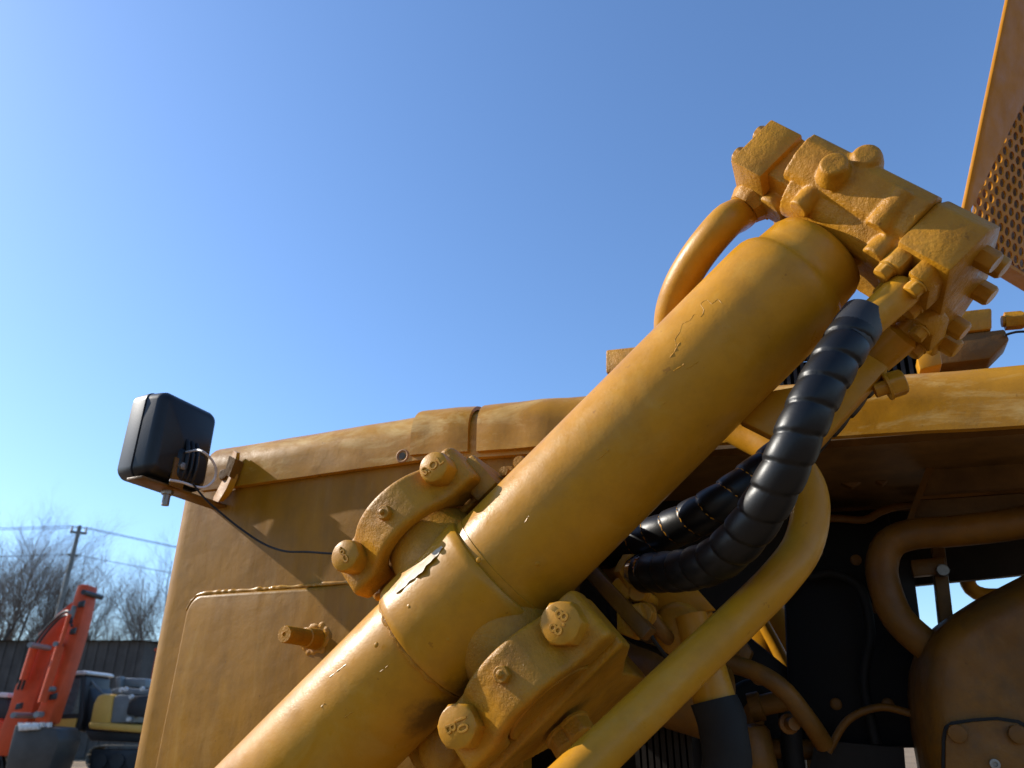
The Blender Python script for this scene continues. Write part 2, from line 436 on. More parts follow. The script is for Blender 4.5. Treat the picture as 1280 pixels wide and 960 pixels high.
# flange strip
def ab(x, y):
    q = S(x, y) - A0; return q @ e1, q @ e2
Lg = 1.0
fl = (ab(1243, 262)[1]) 
lowa = ab(1200, 286)[0]
(fa0, fb0), (fa1, fb1) = ab(1214, 262), ab(1280, 128)
def fw(a): return max(.012, fb0 + (a - fa0) * (fb1 - fb0) / (fa1 - fa0))
flm = MB().prism([E2(lowa - .004, 0, 0), E2(Lg, 0, 0), E2(Lg, fw(Lg), 0), E2(fa0, fw(fa0), 0), E2(lowa - .004, fw(lowa), 0)], -m_ * .006)
screen = obj('screen_guard', flm, M['frame'], dozer, 'yellow guard frame with perforated screen at the upper right', bevel=.001)
lip = MB()
lip.box(E2(lowa, .32, -.022) - e1 * .0075, e1 * .003, e2 * .30, m_ * .020)
obj('frame_lip', lip, M['frame'], screen)
# perforated sheet: real holes in hexagonal cells
ps = MB(); pitch = .0215; hr = .0079; cells = 0
seg = 12; rows = int(.62 / (pitch * .866))
pv = []; pf = []
for i in range(rows):
    for j in range(22):
        ca = lowa + .012 + i * pitch * .866; cb = .014 + (j + (.5 if i % 2 else 0)) * pitch
        if cb < fw(ca) - .004 or cb > fw(ca) + .26: continue
        hexp = [(pitch / math.sqrt(3) * math.sin(R(60 * k)), pitch / math.sqrt(3) * math.cos(R(60 * k))) for k in range(6)]
        outer = []
        for k in range(6):
            p, q = hexp[k], hexp[(k + 1) % 6]; outer += [p, ((p[0] + q[0]) / 2, (p[1] + q[1]) / 2)]
        k0 = len(pv)
        for o_ in (-.006, -.0085):
            for (x, y) in outer: pv.append(E2(ca + y, cb + x, o_))
            for (x, y) in outer:
                l = math.hypot(x, y); pv.append(E2(ca + y / l * hr, cb + x / l * hr, o_))
        for k in range(12):
            kk = (k + 1) % 12
            pf += [(k0 + k, k0 + kk, k0 + 12 + kk, k0 + 12 + k), (k0 + 24 + k, k0 + 36 + k, k0 + 36 + kk, k0 + 24 + kk), (k0 + 12 + k, k0 + 12 + kk, k0 + 36 + kk, k0 + 36 + k)]
ps.add(pv, pf)
obj('perforated_sheet', ps, M['frame'], screen)
obj('screen_backing', MB().prism([E2(lowa + .005, .075, -.03), E2(Lg, .075, -.03), E2(Lg, .7, -.03), E2(lowa + .005, .7, -.03)], -m_ * .004), M['grimy'], screen)

for b_ in (.30, .58):                                     # posts that carry the screen above the hood
    p_ = E2(lowa + .02, b_, -.03); q_ = p_ + uv * .10; q_[2] = 1.95
    obj('screen_post', MB().tube([p_ + e1 * .25, p_, q_], .018, 14), M['frame'], screen)

# ---- lift cylinder
BR = .0727
def bwob(d, q): return 1
bp = [(-.62, .02), (-.62, BR - .003), (-.617, BR)] + [(-.6 + .02 * k, BR) for k in range(56)]
bp = [p for p in bp if p[0] < .50] + [(.505, BR), (.517, BR - .0008), (.524, BR - .003), (.529, BR - .0062), (.534, BR - .0105), (.545, BR - .0115), (.562, BR - .013), (.572, BR - .017), (.578, BR - .026), (.585, .03)]
cyl = obj('lift_cylinder', MB().lathe(O, tv, bp, 96), M['barrel'], dozer, 'fat slanted yellow lift cylinder barrel', sharp=60)
SR = .0815
sp = [(-.0615, BR - .004), (-.0615, SR - .004), (-.0585, SR - .001), (-.052, SR), (.046, SR), (.052, SR - .001), (.0555, SR - .004), (.0560, BR + .0005), (.064, BR + .001), (.066, BR - .004)]
sl2 = MB().lathe(O, tv, sp, 96)
sleeve = obj('trunnion_sleeve', sl2, M['barrel'], cyl, sharp=40)
TC = .010
tb = MB()
for sg in (-1, 1):
    tb.lathe(O + tv * TC + sv * sg * .035, sv * sg, [(0, .062), (.030, .0600), (.042, .0570), (.064, .0530), (.066, .05), (.10, .05)], 48)
obj('trunnion_boss', tb, M['cast'], cyl)
# weld runs
def ringtube(t0, r, w, f):
    mb = MB(); n = 160; rs = []
    for k in range(n):
        q = 2 * math.pi * k / n; rad_ = nv * math.cos(q) + sv * math.sin(q); c = O + tv * (t0 + .0008 * math.sin(q * 23)) + rad_ * r
        ww = w * (1 + .08 * math.sin(q * f) + .2 * math.sin(q * 17 + 1))
        rs.append([c + (tv * math.cos(p) + rad_ * math.sin(p)) * ww for p in [2 * math.pi * j / 8 for j in range(8)]])
    return mb.rings(rs, close=True)
obj('weld_ring', ringtube(-.0635, BR + .0008, .0032, 61), M['cast'], cyl)
# peeled strip of old paint on the sleeve
fk = MB(); n = 44
def onS(x, y, r):                                          # point of the sleeve surface seen there
    d = ray(x, y); o = C0 - O
    A = d - tv * (d @ tv); B = o - tv * (o @ tv)
    a_, b_, c2 = A @ A, 2 * A @ B, B @ B - r * r
    dd = b_ * b_ - 4 * a_ * c2
    k = (-b_ - math.sqrt(max(dd, 0))) / (2 * a_); return C0 + d * k
rs = []
for i in range(n + 1):
    f = i / n; x = 494 + (553 - 494) * f; y = 741 + (684 - 741) * f
    wd = 6.0 * (abs(math.sin(math.pi * (f * .93 + .04))) ** .6) * (.8 + .16 * math.sin(i * .37) + .10 * math.sin(i * .83 + 1)) + .8
    lift = .0012 + .0005 * math.sin(i * .6) + (.002 if .4 < f < .8 else 0)
    px_, py_ = x - 1, y - 1
    rs.append([onS(px_ - wd * .2, py_ - wd * .5, SR + .0004), onS(px_ + wd * .62, py_ + wd * .62, SR + lift), onS(px_ + wd * .62, py_ + wd * .62, SR - .0005), onS(px_ - wd * .2, py_ - wd * .5, SR - .0008)])
obj('peeled_paint', fk.rings(rs), M['flake'], cyl)
# crack in the paint near the upper end
ck = MB(); rg = random.Random(5)
pc = [(846, 434), (844, 424), (850, 415), (853, 405), (862, 401), (868, 393), (876, 396), (880, 388), (876, 380), (884, 375), (890, 380), (897, 374), (902, 379)]
def onB(x, y, r=BR): return onS(x, y, r)
ck.tube([onB(x, y, BR - .0003) for x, y in pc], .0006, 6, step=.003)
obj('paint_crack', ck, M['cast'], cyl)
for x, y in [(470, 806), (560, 800), (511, 758), (672, 705), (535, 700), (640, 820), (598, 700)]:
    c = onS(x, y, SR - .0005 if x < 640 else BR)
    dirn = (c - O) - tv * ((c - O) @ tv); dirn /= np.linalg.norm(dirn)
    obj('paint_blob', MB().lathe(c - dirn * .0005, dirn, [(0, .003), (.0010, .0024), (.0016, .0008)], 10), M['barrel'], cyl)

rg = random.Random(21)
for k in range(16):                                       # scuffs and small runs in the paint
    x0 = rg.uniform(400, 860); sdiag = rg.uniform(1250, 1345); y0 = sdiag - x0
    if 500 < x0 < 640: continue
    a_ = rg.uniform(-1.1, -.5); l_ = rg.uniform(6, 26)
    obj('paint_run', MB().tube([onS(x0 + math.cos(a_) * l_ * f + rg.uniform(-.8, .8), y0 + math.sin(a_) * l_ * f, BR - .0003) for f in (0, .35, .7, 1)], .0008, 6, step=.004,
        rf=lambda L, q: .0007 + .0003 * math.sin(L * 900 + k)), M['barrel'], cyl)

# ---- trunnion caps
TC = .010
def capprof():
    out_r, in_r = .0755, .0560
    arch = [(TC + out_r * math.cos(R(q)), out_r * math.sin(R(q))) for q in range(140, 39, -6)]
    outer = [(TC - .101, .006), (TC - .101, .036), (TC - .095, .045), (TC - .068, .046)] + arch + [(TC + .068, .046), (TC + .095, .045), (TC + .101, .036), (TC + .101, .006)]
    inner = [(TC + in_r * math.cos(R(q)), in_r * math.sin(R(q))) for q in range(6, 175, 7)]
    return outer + inner
def cap(s0, s1, b_list, nip, name_label, flip):
    mb = MB()
    mb.prism([T(a, s0, h) for a, h in capprof()], sv * (s1 - s0))
    c = obj('trunnion_cap', mb, M['cast'], dozer, name_label, bevel=.006, remesh=.0020, relax=4)
    for (bt, bs, txt, rot, rnd) in b_list:
        b = MB().hexhead(T(bt, bs, .0445), nv, .0176 if s0 < 0 else .0203, .0250, False, rnd, txt, 1.0 if txt[0] == '8' else .85, rot, zv)
        obj('bolt', b, M['bolt'], c, sharp=40)
    nz = T(TC - .002, nip, .0735)
    gn = MB().hexhead(nz, nv, .0078, .010, False, .2)
    gn.lathe(nz + nv * .006, nv, [(0, .0045), (.004, .0045), (.005, .003), (.006, .0034), (.0075, .0030), (.0085, .001)], 14)
    obj('grease_nipple', gn, M['cast'], c)
    return c
capu = cap(-.147, -.090, [(.0832, -.1225, 'S.OL', .5, .55), (-.0625, -.1225, '6\n0', .6, .55)], -.118, 'upper trunnion cap arching over the barrel\'s far side', 0)
capl = cap(.086, .148, [(.0825, .113, '8.8', 1.1, .25), (-.0622, .113, '10\nB', -1.25, .25)], .112, 'lower trunnion cap nearest the camera', 1)
# raised ring on the open end of the lower cap
rc = MB(); rs = []
for k in range(49):
    q = 2 * math.pi * k / 48
    if k == 48: break
    c = T(TC, .152, .004) + tv * .048 * math.cos(q) + nv * .034 * math.sin(q)
    rd = tv * math.cos(q) + nv * math.sin(q)
    rs.append([c + (rd * math.cos(p) + sv * math.sin(p)) * .0042 for p in [2 * math.pi * j / 8 for j in range(8)]])
rc.rings(rs, close=True)
obj('trunnion_end', MB().lathe(T(TC, .09, .0), sv, [(0, .054), (.055, .054), (.0565, .052), (.0555, .046), (.0555, .004)], 48), M['cast'], capl, sharp=30)
# yoke that carries both caps
yk = MB()
def yprof(): return [(TC - .098, .002), (TC + .098, .002), (TC + .098, -.03), (TC + .080, -.06), (TC + .062, -.10), (TC + .062, HW), (TC - .062, HW), (TC - .062, -.10), (TC - .080, -.06), (TC - .098, -.03)]
yk.prism([T(a, .086, h) for a, h in yprof()], sv * .068)
yk.prism([T(a, -.155, h) for a, h in yprof()], sv * .068)
yk.tbox(TC - .06, TC + .06, -.155, .154, HW, -.10)
yoke = obj('yoke', yk, M['cast'], dozer, remesh=.003, relax=4)
for bt in (.0825, -.0622):
    for bs in (.125, -.122):
        nb = MB().hexhead(T(bt, bs, -.045), -nv, .017, .018, False)
        nb.cyl(T(bt, bs, -.05), T(bt, bs, -.076), .0105, 14)
        obj('nut', nb, M['cast'], yoke)
# lug and small hex plugs behind the upper cap
lg = MB().tbox(.088, .122, -.128, -.074, -.16, .022)
lug = obj('yoke_lug', lg, M['cast'], yoke, bevel=.005)
pg = MB()
hx1 = Q(634, 592, -.03)
pg.hexhead(hx1 - nv * .03, nv, .010, .03, False); pg.lathe(hx1, nv, [(0, .006), (.012, .006)], 12)
hx2 = Q(648, 577, -.04)
pg.hexhead(hx2 - nv * .03, nv, .008, .03, False)
pg.cyl(hx1 - nv * .2, hx1 - nv * .02, .0125, 16)
pg.cyl(hx2 - nv * .18, hx2 - nv * .02, .007, 16)
obj('hex_plug', pg, M['cast'], yoke)
# second lug under the lower cap, a painted boss beside the lower barrel
lb = MB().tbox(-.17, -.09, .05, .115, -.13, -.035)
lb.lathe(T(-.13, .085, -.035), nv, [(0, .028), (.012, .024), (.016, .012)], 20)
obj('yoke_boss', lb, M['cast'], yoke, remesh=.003, relax=6)

# ---- valve at the head of the cylinder
vb = MB()
vb.tbox(.597, .655, -.095, .086, -.09, .052)                        # core
humpp = [(.600, -.06), (.600, .064), (.604, .070), (.620, .079), (.638, .083), (.650, .079), (.657, .068), (.658, -.06)]
vb.prism([T(a, -.071, h) for a, h in humpp], sv * .154)
vb.tbox(.600, .62, -.05, .10, -.05, .060)
vb.lathe(T(.582, -.082, .004), tv, [(0, .0185), (.003, .0205), (.08, .0205)], 24)          # large plug boss
vb.lathe(T(.576, -.030, .056), tv, [(0, .0115), (.002, .0125), (.06, .0125)], 20)
vb.lathe(T(.574, .068, .050), tv, [(0, .0125), (.002, .0135), (.06, .0135)], 20)
vb.lathe(T(.620, -.018, .074), nv, [(0, .019), (.012, .0165), (.022, .0145), (.024, .0125)], 22)
vb.lathe(T(.652, -.004, .066), nv, [(0, .018), (.012, .0165), (.018, .0145), (.021, .011)], 22)
vb.cyl(T(.598, .054, .062), T(.640, .054, .076), .014, 20)                 # cross rib
vb.lathe(T(.612, -.06, .03), sv, [(0, .034), (.15, .034)], 24)
vb.cyl(T(.56, 0, -.004), T(.61, 0, -.004), .040, 32)
valve = obj('valve_block', vb, M['cast'], dozer, 'rough cast yellow valve block across the head of the lift cylinder', remesh=.0017, relax=2)
lb_ = MB().tbox(.586, .655, -.138, -.092, -.030, .060)
obj('end_block', lb_, M['cast'], valve, bevel=.0025)
lb_ = MB().tbox(.600, .652, -.128, -.09, -.055, .05)
obj('end_block', lb_, M['cast'], valve, bevel=.004)
rbm = MB().prism([T(a, .083, h) for a, h in [(.591, .074), (.646, .074), (.666, .055), (.672, -.05), (.602, -.140), (.592, -.128)]], sv * .058)
rblock = obj('end_block', rbm, M['cast'], valve, bevel=.003)
for k, (a, h) in enumerate([(.640, .036), (.662, -.005), (.654, -.052), (.618, -.082), (.612, -.118)]):
    b = MB().hexhead(T(a, .140, h), sv, .0105, .018, False, .15)
    obj('bolt', b, M['bolt'], valve, sharp=40)
for (a, h) in ((.604, .05), (.64, .05)):
    b = MB().hexhead(T(a, -.137, h - .005), -sv, .009, .010, False, .2)
    obj('bolt', b, M['bolt'], valve, sharp=40)
# split flanges with bolts for the two hoses
def flange(cs, ch, tt):
    f = MB()
    pr_ = [(cs + .026 * math.cos(R(q)), ch + .0 + .026 * math.sin(R(q))) for q in range(0, 360, 20)]
    for sg in (-1, 1):
        pts = [(cs + sg * .004, ch + .034), (cs + sg * .020, ch + .034), (cs + sg * .030, ch + .020), (cs + sg * .030, ch - .020), (cs + sg * .020, ch - .034), (cs + sg * .004, ch - .034)]
        f.prism([T(tt, a, h) for a, h in pts], tv * .028)
    fo = obj('split_flange', f, M['cast'], valve, bevel=.004)
    for sg in (-1, 1):
        for hh in (-1, 1):
            b = MB().hexhead(T(tt, cs + sg * .017, ch + hh * .022), -tv, .0082, .012, True, .1)
            obj('bolt', b, M['bolt'], valve, sharp=40)
    return fo
flange(.106, .032, .572)
flange(.118, -.052, .572)

# ---- pipes and hoses
pp = [T(.592, -.113, -.004), T(.565, -.114, -.006), P(906, 279, .892), P(870, 323, .912), P(846, 368, .935), P(838, 410, .955), P(848, 455, .97), P(878, 502, .97), P(920, 535, .95), P(965, 560, .91), P(1000, 592, .875), P(1013, 630, .85), P(1004, 680, .825), P(975, 722, .80), P(930, 768, .78), P(880, 816, .755), P(800, 893, .715), P(690, 998, .665), P(560, 1120, .62)]
pipe = obj('oil_pipe', MB().tube(pp, .0212, 28, step=.008), M['barrel'], dozer, 'bent yellow steel oil pipe passing behind the barrel')
wj = MB().lathe(T(.588, -.113, -.004), -tv, [(0, .027), (.006, .026), (.012, .023), (.016, .0215)], 28, wob=lambda d, q: 1 + .04 * math.sin(9 * q))
obj('pipe_weld', wj, M['cast'], pipe)

def wrapped(path, r, pitch):
    def rf(L, q):
        ph = (L / pitch - q / (2 * math.pi)) % 1.0
        ed = min(L, 99)
        return r * (.90 + .085 * abs(math.sin(math.pi * ph)) ** .40 + .085 * (ph - .5))
    return MB().tube(path, r, 40, rf=rf, step=.0019)
h1 = [Q(1068, 414, .050), Q(1050, 442, .058), Q(1026, 484, .066), Q(1004, 530, .068), Q(984, 578, .060), Q(962, 622, .045), Q(934, 664, .020), Q(898, 698, -.015), Q(860, 712, -.05), Q(826, 715, -.085), Q(806, 716, -.11)]
hose1 = obj('hydraulic_hose', wrapped(h1, .0236, .0285), M['wrap'], dozer, 'front black spiral wrapped hydraulic hose from the upper fitting', sharp=75)
d1 = (h1[0] - h1[1]) / np.linalg.norm(h1[0] - h1[1])
fa = h1[0] - d1 * .01
obj('wrap_end', MB().lathe(fa - d1 * .006, d1, [(0, .0222), (.018, .0236), (.040, .0222), (.0405, .0185)], 32, wob=lambda d, q: 1 + (.05 if abs(q - 2) < .1 else 0)), M['bezel'], hose1, sharp=40)
dd_ = T(.590, .106, .032) - (fa + d1 * .02); ll_ = np.linalg.norm(dd_); d1 = dd_ / ll_
fit = MB().lathe(fa + d1 * .02, d1, [(0, .0168), (.052, .0180), (.060, .0180), (.066, .0135), (ll_ - .02, .0135)], 28)
obj('hose_fitting', fit, M['barrel'], hose1, sharp=40)
h2 = [Q(1090, 452, -.075), Q(1060, 488, -.085), Q(1024, 528, -.085), Q(985, 566, -.085), Q(942, 600, -.085), Q(900, 630, -.085), Q(852, 656, -.11), Q(808, 674, -.135), Q(788, 681, -.145)]
hose2 = obj('hydraulic_hose', wrapped(h2, .0245, .030), M['wrap'], dozer, 'rear black spiral wrapped hose with yellow showing between its turns', sharp=75)
obj('hose_core', MB().tube(h2, .0222, 20), M['barrel'], hose2)
d2 = T(.575, .118, -.052) - h2[0]; d2 /= np.linalg.norm(d2)
fit = MB().lathe(h2[0] - d2 * .02, d2, [(0, .019), (.055, .021), (.062, .021), (.068, .0145), (.12, .0145)], 28)
obj('hose_fitting', fit, M['barrel'], hose2, sharp=40)
# lower ends of both hoses
e1_ = (h1[-1] - h1[-2]); e1_ /= np.linalg.norm(e1_)
ec = MB().lathe(h1[-1] - e1_ * .012, e1_, [(0, .0225), (.018, .0232), (.026, .022), (.027, .0185)], 28)
obj('ferrule', ec, M['chrome'], hose1, 'bright plated ferrule', sharp=40)
hn = MB().hexhead(h1[-1] + e1_ * .016, e1_, .022, .018, False); hn.cyl(h1[-1] + e1_ * .03, h1[-1] + e1_ * .1, .012, 16)
obj('hex_nut', hn, M['cast'], hose1)
e2_ = (h2[-1] - h2[-2]); e2_ /= np.linalg.norm(e2_)
obj('hose_end', MB().lathe(h2[-1] - e2_ * .004, e2_, [(0, .023), (.01, .0248), (.02, .023), (.03, .0248), (.04, .023), (.05, .019), (.09, .016)], 28), M['wrap'], hose2)

# bracket plate that ties the valve to the frame, with its bolt
bh = -.02
bp_ = [Q(x, y, bh) for x, y in [(1111, 458), (1083, 440), (1030, 476), (968, 487), (945, 497), (922, 524), (972, 549), (1015, 566)]]
brk = obj('bracket_plate', MB().prism(bp_, -nv * .022), M['barrel'], dozer, bevel=.003)
ba = Q(1098, 487, bh - .01); bd = Q(1125, 478, bh - .01) - ba; bd /= np.linalg.norm(bd)
bb = MB().hexhead(ba + bd * .008, bd, .0125, .019, True, .2); bb.cyl(ba - bd * .004, ba + bd * .01, .008, 14)
obj('bolt', bb, M['bolt'], brk)
obj('bracket_foot', MB().prism([Q(1146, 447, -.3), Q(1172, 420, -.3), Q(1178, 455, -.3), Q(1150, 462, -.3)], -nv * .03), M['barrel'], brk, bevel=.002)

# ---- work lamp on its bracket
U0, U1 = -.597, -.672; H0, H1 = -.036, -.164; Z0, Z1 = 1.968, 2.117
lm = MB()
def lsec(u, h0, h1, z0, z1, r):
    pts = []
    for (ch, cz, a0) in ((h0 - r, z1 - r, 0), (h1 + r, z1 - r, 90), (h1 + r, z0 + r, 180), (h0 - r, z0 + r, 270)):
        for k in range(7):
            a = R(a0 + 15 * k); pts.append(D(u, ch + r * math.cos(a), cz + r * math.sin(a)))
    return pts
lm.rings([lsec(U0 + .004, H0 - .012, H1 + .012, Z0 + .012, Z1 - .012, .012), lsec(U0, H0 - .006, H1 + .006, Z0 + .006, Z1 - .006, .014), lsec(U0 - .007, H0 - .001, H1 + .001, Z0 + .001, Z1 - .001, .016), lsec(U0 - .014, H0, H1, Z0, Z1, .017), lsec(U0 - .034, H0 + .001, H1 - .001, Z0 - .001, Z1 + .001, .017)])
lamp = obj('work_lamp', lm, M['black_plastic'], dozer, 'black rectangular work lamp on the front corner of the guard', sharp=50)
bz = MB().rings([lsec(U0 - .0355, H0 - .002, H1 + .002, Z0 + .002, Z1 - .002, .016), lsec(U0 - .037, H0 + .0025, H1 - .0025, Z0 - .0025, Z1 + .0025, .018), lsec(U0 - .066, H0 + .0015, H1 - .0015, Z0 - .0015, Z1 + .0015, .018), lsec(U0 - .073, H0 - .003, H1 + .003, Z0 + .003, Z1 - .003, .016)])
obj('lamp_bezel', bz, M['bezel'], lamp, sharp=40)
obj('lamp_lens', MB().rings([lsec(U0 - .0725, H0 - .008, H1 + .008, Z0 + .008, Z1 - .008, .014), lsec(U0 - .077, H0 - .012, H1 + .012, Z0 + .012, Z1 - .012, .014)]), M['lens'], lamp)
# raised back moulding of the lamp
bk = MB()
for k in range(3):
    hh = -.10 - k * .011
    bk.tube([D(U0 + .003, hh, 2.045), D(U0 + .009, hh, 2.03), D(U0 + .012, hh, 1.995), D(U0 + .005, hh, 1.972)], .0036, 8)
bk.rings([lsec(U0 + .002, -.085, -.150, 1.972, 2.03, .01), lsec(U0 + .010, -.09, -.146, 1.976, 2.024, .01)])
obj('lamp_moulding', bk, M['black_plastic'], lamp)
br = MB()
br.prism([D(u, -.03, z) for u, z in [(-.632, 1.957), (-.598, 1.957), (-.598, 1.962), (-.632, 1.962)]], -nv * .21)
br.dbox(-.594, -.590, -.108, -.080, 1.959, 2.008)
obj('lamp_bracket', br, M['grimy'], lamp, bevel=.001)  # darker paint stands for the shade on the bracket's underside
bt_ = MB().hexhead(D(-.615, -.10, 1.957), -zv, .0085, .007, False, .1); bt_.cyl(D(-.615, -.10, 1.952), D(-.615, -.10, 1.932), .0062, 14)
obj('lamp_bolt', bt_, M['steel'], lamp)
b3 = MB().hexhead(D(-.590, -.094, 1.995), uv, .006, .007, False, .1)
obj('lamp_screw', b3, M['steel'], lamp)
# curved tab welded to the guard
tabp = [Q(290, 562, HW + .02), Q(283, 585, HW + .024), Q(272, 606, HW + .03), Q(266, 622, HW + .03)]
tb2 = MB(); rs = []
cw = [(292, 563, 300, 566), (287, 578, 299, 582), (281, 594, 297, 597), (273, 610, 292, 611), (267, 621, 285, 621), (266, 626, 279, 627)]
for i, (x0, y0, x1, y1) in enumerate(cw):
    rs.append([Q(x0, y0, HW + .022), Q((x0 + x1) / 2, (y0 + y1) / 2 + 1, HW + .030), Q(x1, y1, HW + .020), Q(x1, y1, HW + .016), Q((x0 + x1) / 2, (y0 + y1) / 2 + 1, HW + .018), Q(x0, y0, HW + .016)])
obj('bracket_tab', tb2.rings(rs), M['rail'], lamp, sharp=60)
tbolt = MB().hexhead(Q(284, 595, HW + .016), nv, .0095, .012, False, .2)
wq = Q(297, 592, HW + .015)
tbolt.prism([Q(291, 597, HW + .016), Q(297, 574, HW + .016), Q(305, 578, HW + .016), Q(297, 600, HW + .016)], nv * .022)
obj('tab_clip', tbolt, M['grimy'], lamp)
wr = MB().tube([D(U0 + .008, -.098, 2.022), P(250, 563, 1.18), P(264, 574, 1.19), P(270, 588, 1.20), P(267, 601, 1.20), P(256, 609, 1.19), P(243, 608, 1.18), P(228, 603, 1.17), P(212, 600, 1.16)], .0021, 8, step=.004)
obj('lamp_wire', wr, M['grey_wire'], lamp)
cb = MB().tube([P(241, 604, 1.175), P(249, 615, 1.18), P(262, 629, 1.18), P(283, 647, 1.18), P(305, 664, 1.17), P(330, 680, 1.15), P(356, 689, 1.12), P(385, 690, 1.09), P(418, 692, 1.06), P(450, 690, 1.06)], .0016, 8, step=.006)
obj('lamp_cable', cb, M['rubber'], lamp)

# ---- engine bay
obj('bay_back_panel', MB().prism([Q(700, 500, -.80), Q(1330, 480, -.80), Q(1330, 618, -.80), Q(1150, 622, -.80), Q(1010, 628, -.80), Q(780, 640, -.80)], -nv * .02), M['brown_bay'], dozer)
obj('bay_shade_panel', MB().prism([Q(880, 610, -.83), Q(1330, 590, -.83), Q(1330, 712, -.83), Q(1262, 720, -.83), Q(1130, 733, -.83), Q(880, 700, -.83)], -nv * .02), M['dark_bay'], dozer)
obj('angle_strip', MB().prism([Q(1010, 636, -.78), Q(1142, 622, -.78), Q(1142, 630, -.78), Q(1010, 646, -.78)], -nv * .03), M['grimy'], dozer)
# hanging door panel with folded edge
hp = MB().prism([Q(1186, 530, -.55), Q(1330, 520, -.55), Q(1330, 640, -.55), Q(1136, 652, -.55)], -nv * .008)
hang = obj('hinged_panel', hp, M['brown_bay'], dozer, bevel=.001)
ed = MB().prism([Q(1176, 535, -.54), Q(1188, 535, -.54), Q(1140, 652, -.54), Q(1134, 648, -.54)], -nv * .012)
obj('folded_edge', ed, M['grimy'], hang)
obj('fold_line', MB().prism([Q(1144, 622, -.545), Q(1290, 612, -.545), Q(1290, 616, -.545), Q(1144, 626, -.545)], nv * .006), M['grimy'], hang)
# fan shroud
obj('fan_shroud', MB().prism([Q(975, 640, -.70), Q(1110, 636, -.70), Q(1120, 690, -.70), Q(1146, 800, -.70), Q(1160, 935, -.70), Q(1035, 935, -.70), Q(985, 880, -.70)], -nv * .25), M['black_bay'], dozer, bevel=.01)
# exhaust pipe
ep = [Q(1340, 640, -.50), Q(1260, 656, -.50), Q(1190, 664, -.50), Q(1140, 668, -.50), Q(1112, 680, -.50), Q(1102, 708, -.50), Q(1108, 740, -.50), Q(1122, 772, -.50), Q(1150, 800, -.50), Q(1190, 830, -.52)]
obj('exhaust_pipe', MB().tube(ep, .0235, 24), M['grimy'], dozer, 'brown bent pipe under the hood')
obj('shroud_post', MB().prism([Q(1124, 700, -.62), Q(1140, 700, -.62), Q(1152, 790, -.62), Q(1128, 790, -.62)], -nv * .05), M['dark_bay'], dozer)
po = MB().prism([Q(1160, 640, -.60), Q(1176, 640, -.60), Q(1194, 790, -.60), Q(1176, 790, -.60)], -nv * .035)
post = obj('bay_post', po, M['grimy'], dozer, bevel=.002)
po = MB().prism([Q(1138, 700, -.585), Q(1180, 696, -.585), Q(1184, 716, -.585), Q(1142, 720, -.585)], -nv * .02)
obj('post_clamp', po, M['grimy'], post, bevel=.002)
pn = MB().hexhead(Q(1178, 714, -.585), nv, .009, .012, False, .3)
obj('clamp_nut', pn, M['steel'], post)
obj('drain_tube', MB().tube([Q(1200, 690, -.9), Q(1208, 722, -.9), Q(1214, 736, -.9), Q(1230, 744, -.9), Q(1260, 745, -.9)], .014, 12), M['barrel'], dozer)
# big rounded air housing with cover
hs = MB()
def oct_(x, y, h): return Q(x, y, h)
outl = [(1340, 690), (1280, 720), (1210, 756), (1165, 785), (1146, 808), (1138, 835), (1137, 870), (1141, 910), (1150, 960), (1160, 1020), (1340, 1020)]
rsd = []
cxy = V(1270, 900)
for hh, sc_ in ((-.72, .97), (-.58, 1.0), (-.50, .985), (-.46, .95), (-.435, .88), (-.425, .78)):
    rsd.append([Q(*(cxy + (V(*p) - cxy) * sc_), hh) if hh == -.58 else Q(*(cxy + (V(*p) - cxy) * sc_), -.58) + nv * (hh + .58) for p in outl])
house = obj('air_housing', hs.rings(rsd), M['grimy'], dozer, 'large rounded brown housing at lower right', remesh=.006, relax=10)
cvp = [(1180, 1020), (1181, 925), (1183, 912), (1190, 906), (1215, 902), (1245, 900), (1270, 904), (1284, 912), (1300, 960), (1300, 1020)]
cover = obj('inspection_cover', MB().prism([Q(x, y, -.425) for x, y in cvp], nv * .010), M['grimy'], house, bevel=.002)
gk = [(1176, 1020), (1177, 922), (1180, 908), (1188, 902), (1215, 898), (1245, 896), (1272, 900), (1288, 909), (1305, 960), (1305, 1020)]
obj('gasket', MB().prism([Q(x, y, -.428) for x, y in gk], nv * .008), M['dark_bay'], house)
for x, y in ((1196, 917), (1272, 918)):
    obj('bolt', MB().hexhead(Q(x, y, -.416), nv, .0105, .008, False, .3), M['grimy'], house)
obj('centre_plug', MB().lathe(Q(1243, 955, -.416), nv, [(0, .006), (.006, .006), (.0062, .003), (.003, .0028)], 16), M['steel'], house)

# brackets, cap nut and fittings under the hoses
gp = MB().prism([Q(800, 735, -.2), Q(868, 733, -.2), Q(894, 762, -.2), Q(820, 776, -.2), Q(806, 762, -.2)], -nv * .012)
gus = obj('gusset_plate', gp, M['barrel'], dozer, bevel=.002)
vk = MB()
vk.lathe(Q(852, 788, -.22), nv, [(0, .034), (.02, .034), (.028, .028), (.032, .012)], 28)
vk.prism([Q(826, 776, -.22), Q(892, 762, -.22), Q(884, 775, -.22), Q(862, 806, -.22), Q(834, 818, -.22)], -nv * .06)
obj('spool_cap', vk, M['cast'], dozer, remesh=.003, relax=4)
ar = MB()
a0, a1 = Q(738, 712, -.14), Q(812, 794, -.10)
ad = (a1 - a0); al = np.linalg.norm(ad); ad /= al; ap = np.cross(ad, nv)
ar.box((a0 + a1) / 2, ad * al * .5, ap * .010, nv * .016)
arm = obj('clamp_arm', ar, M['grimy'], dozer, bevel=.003)
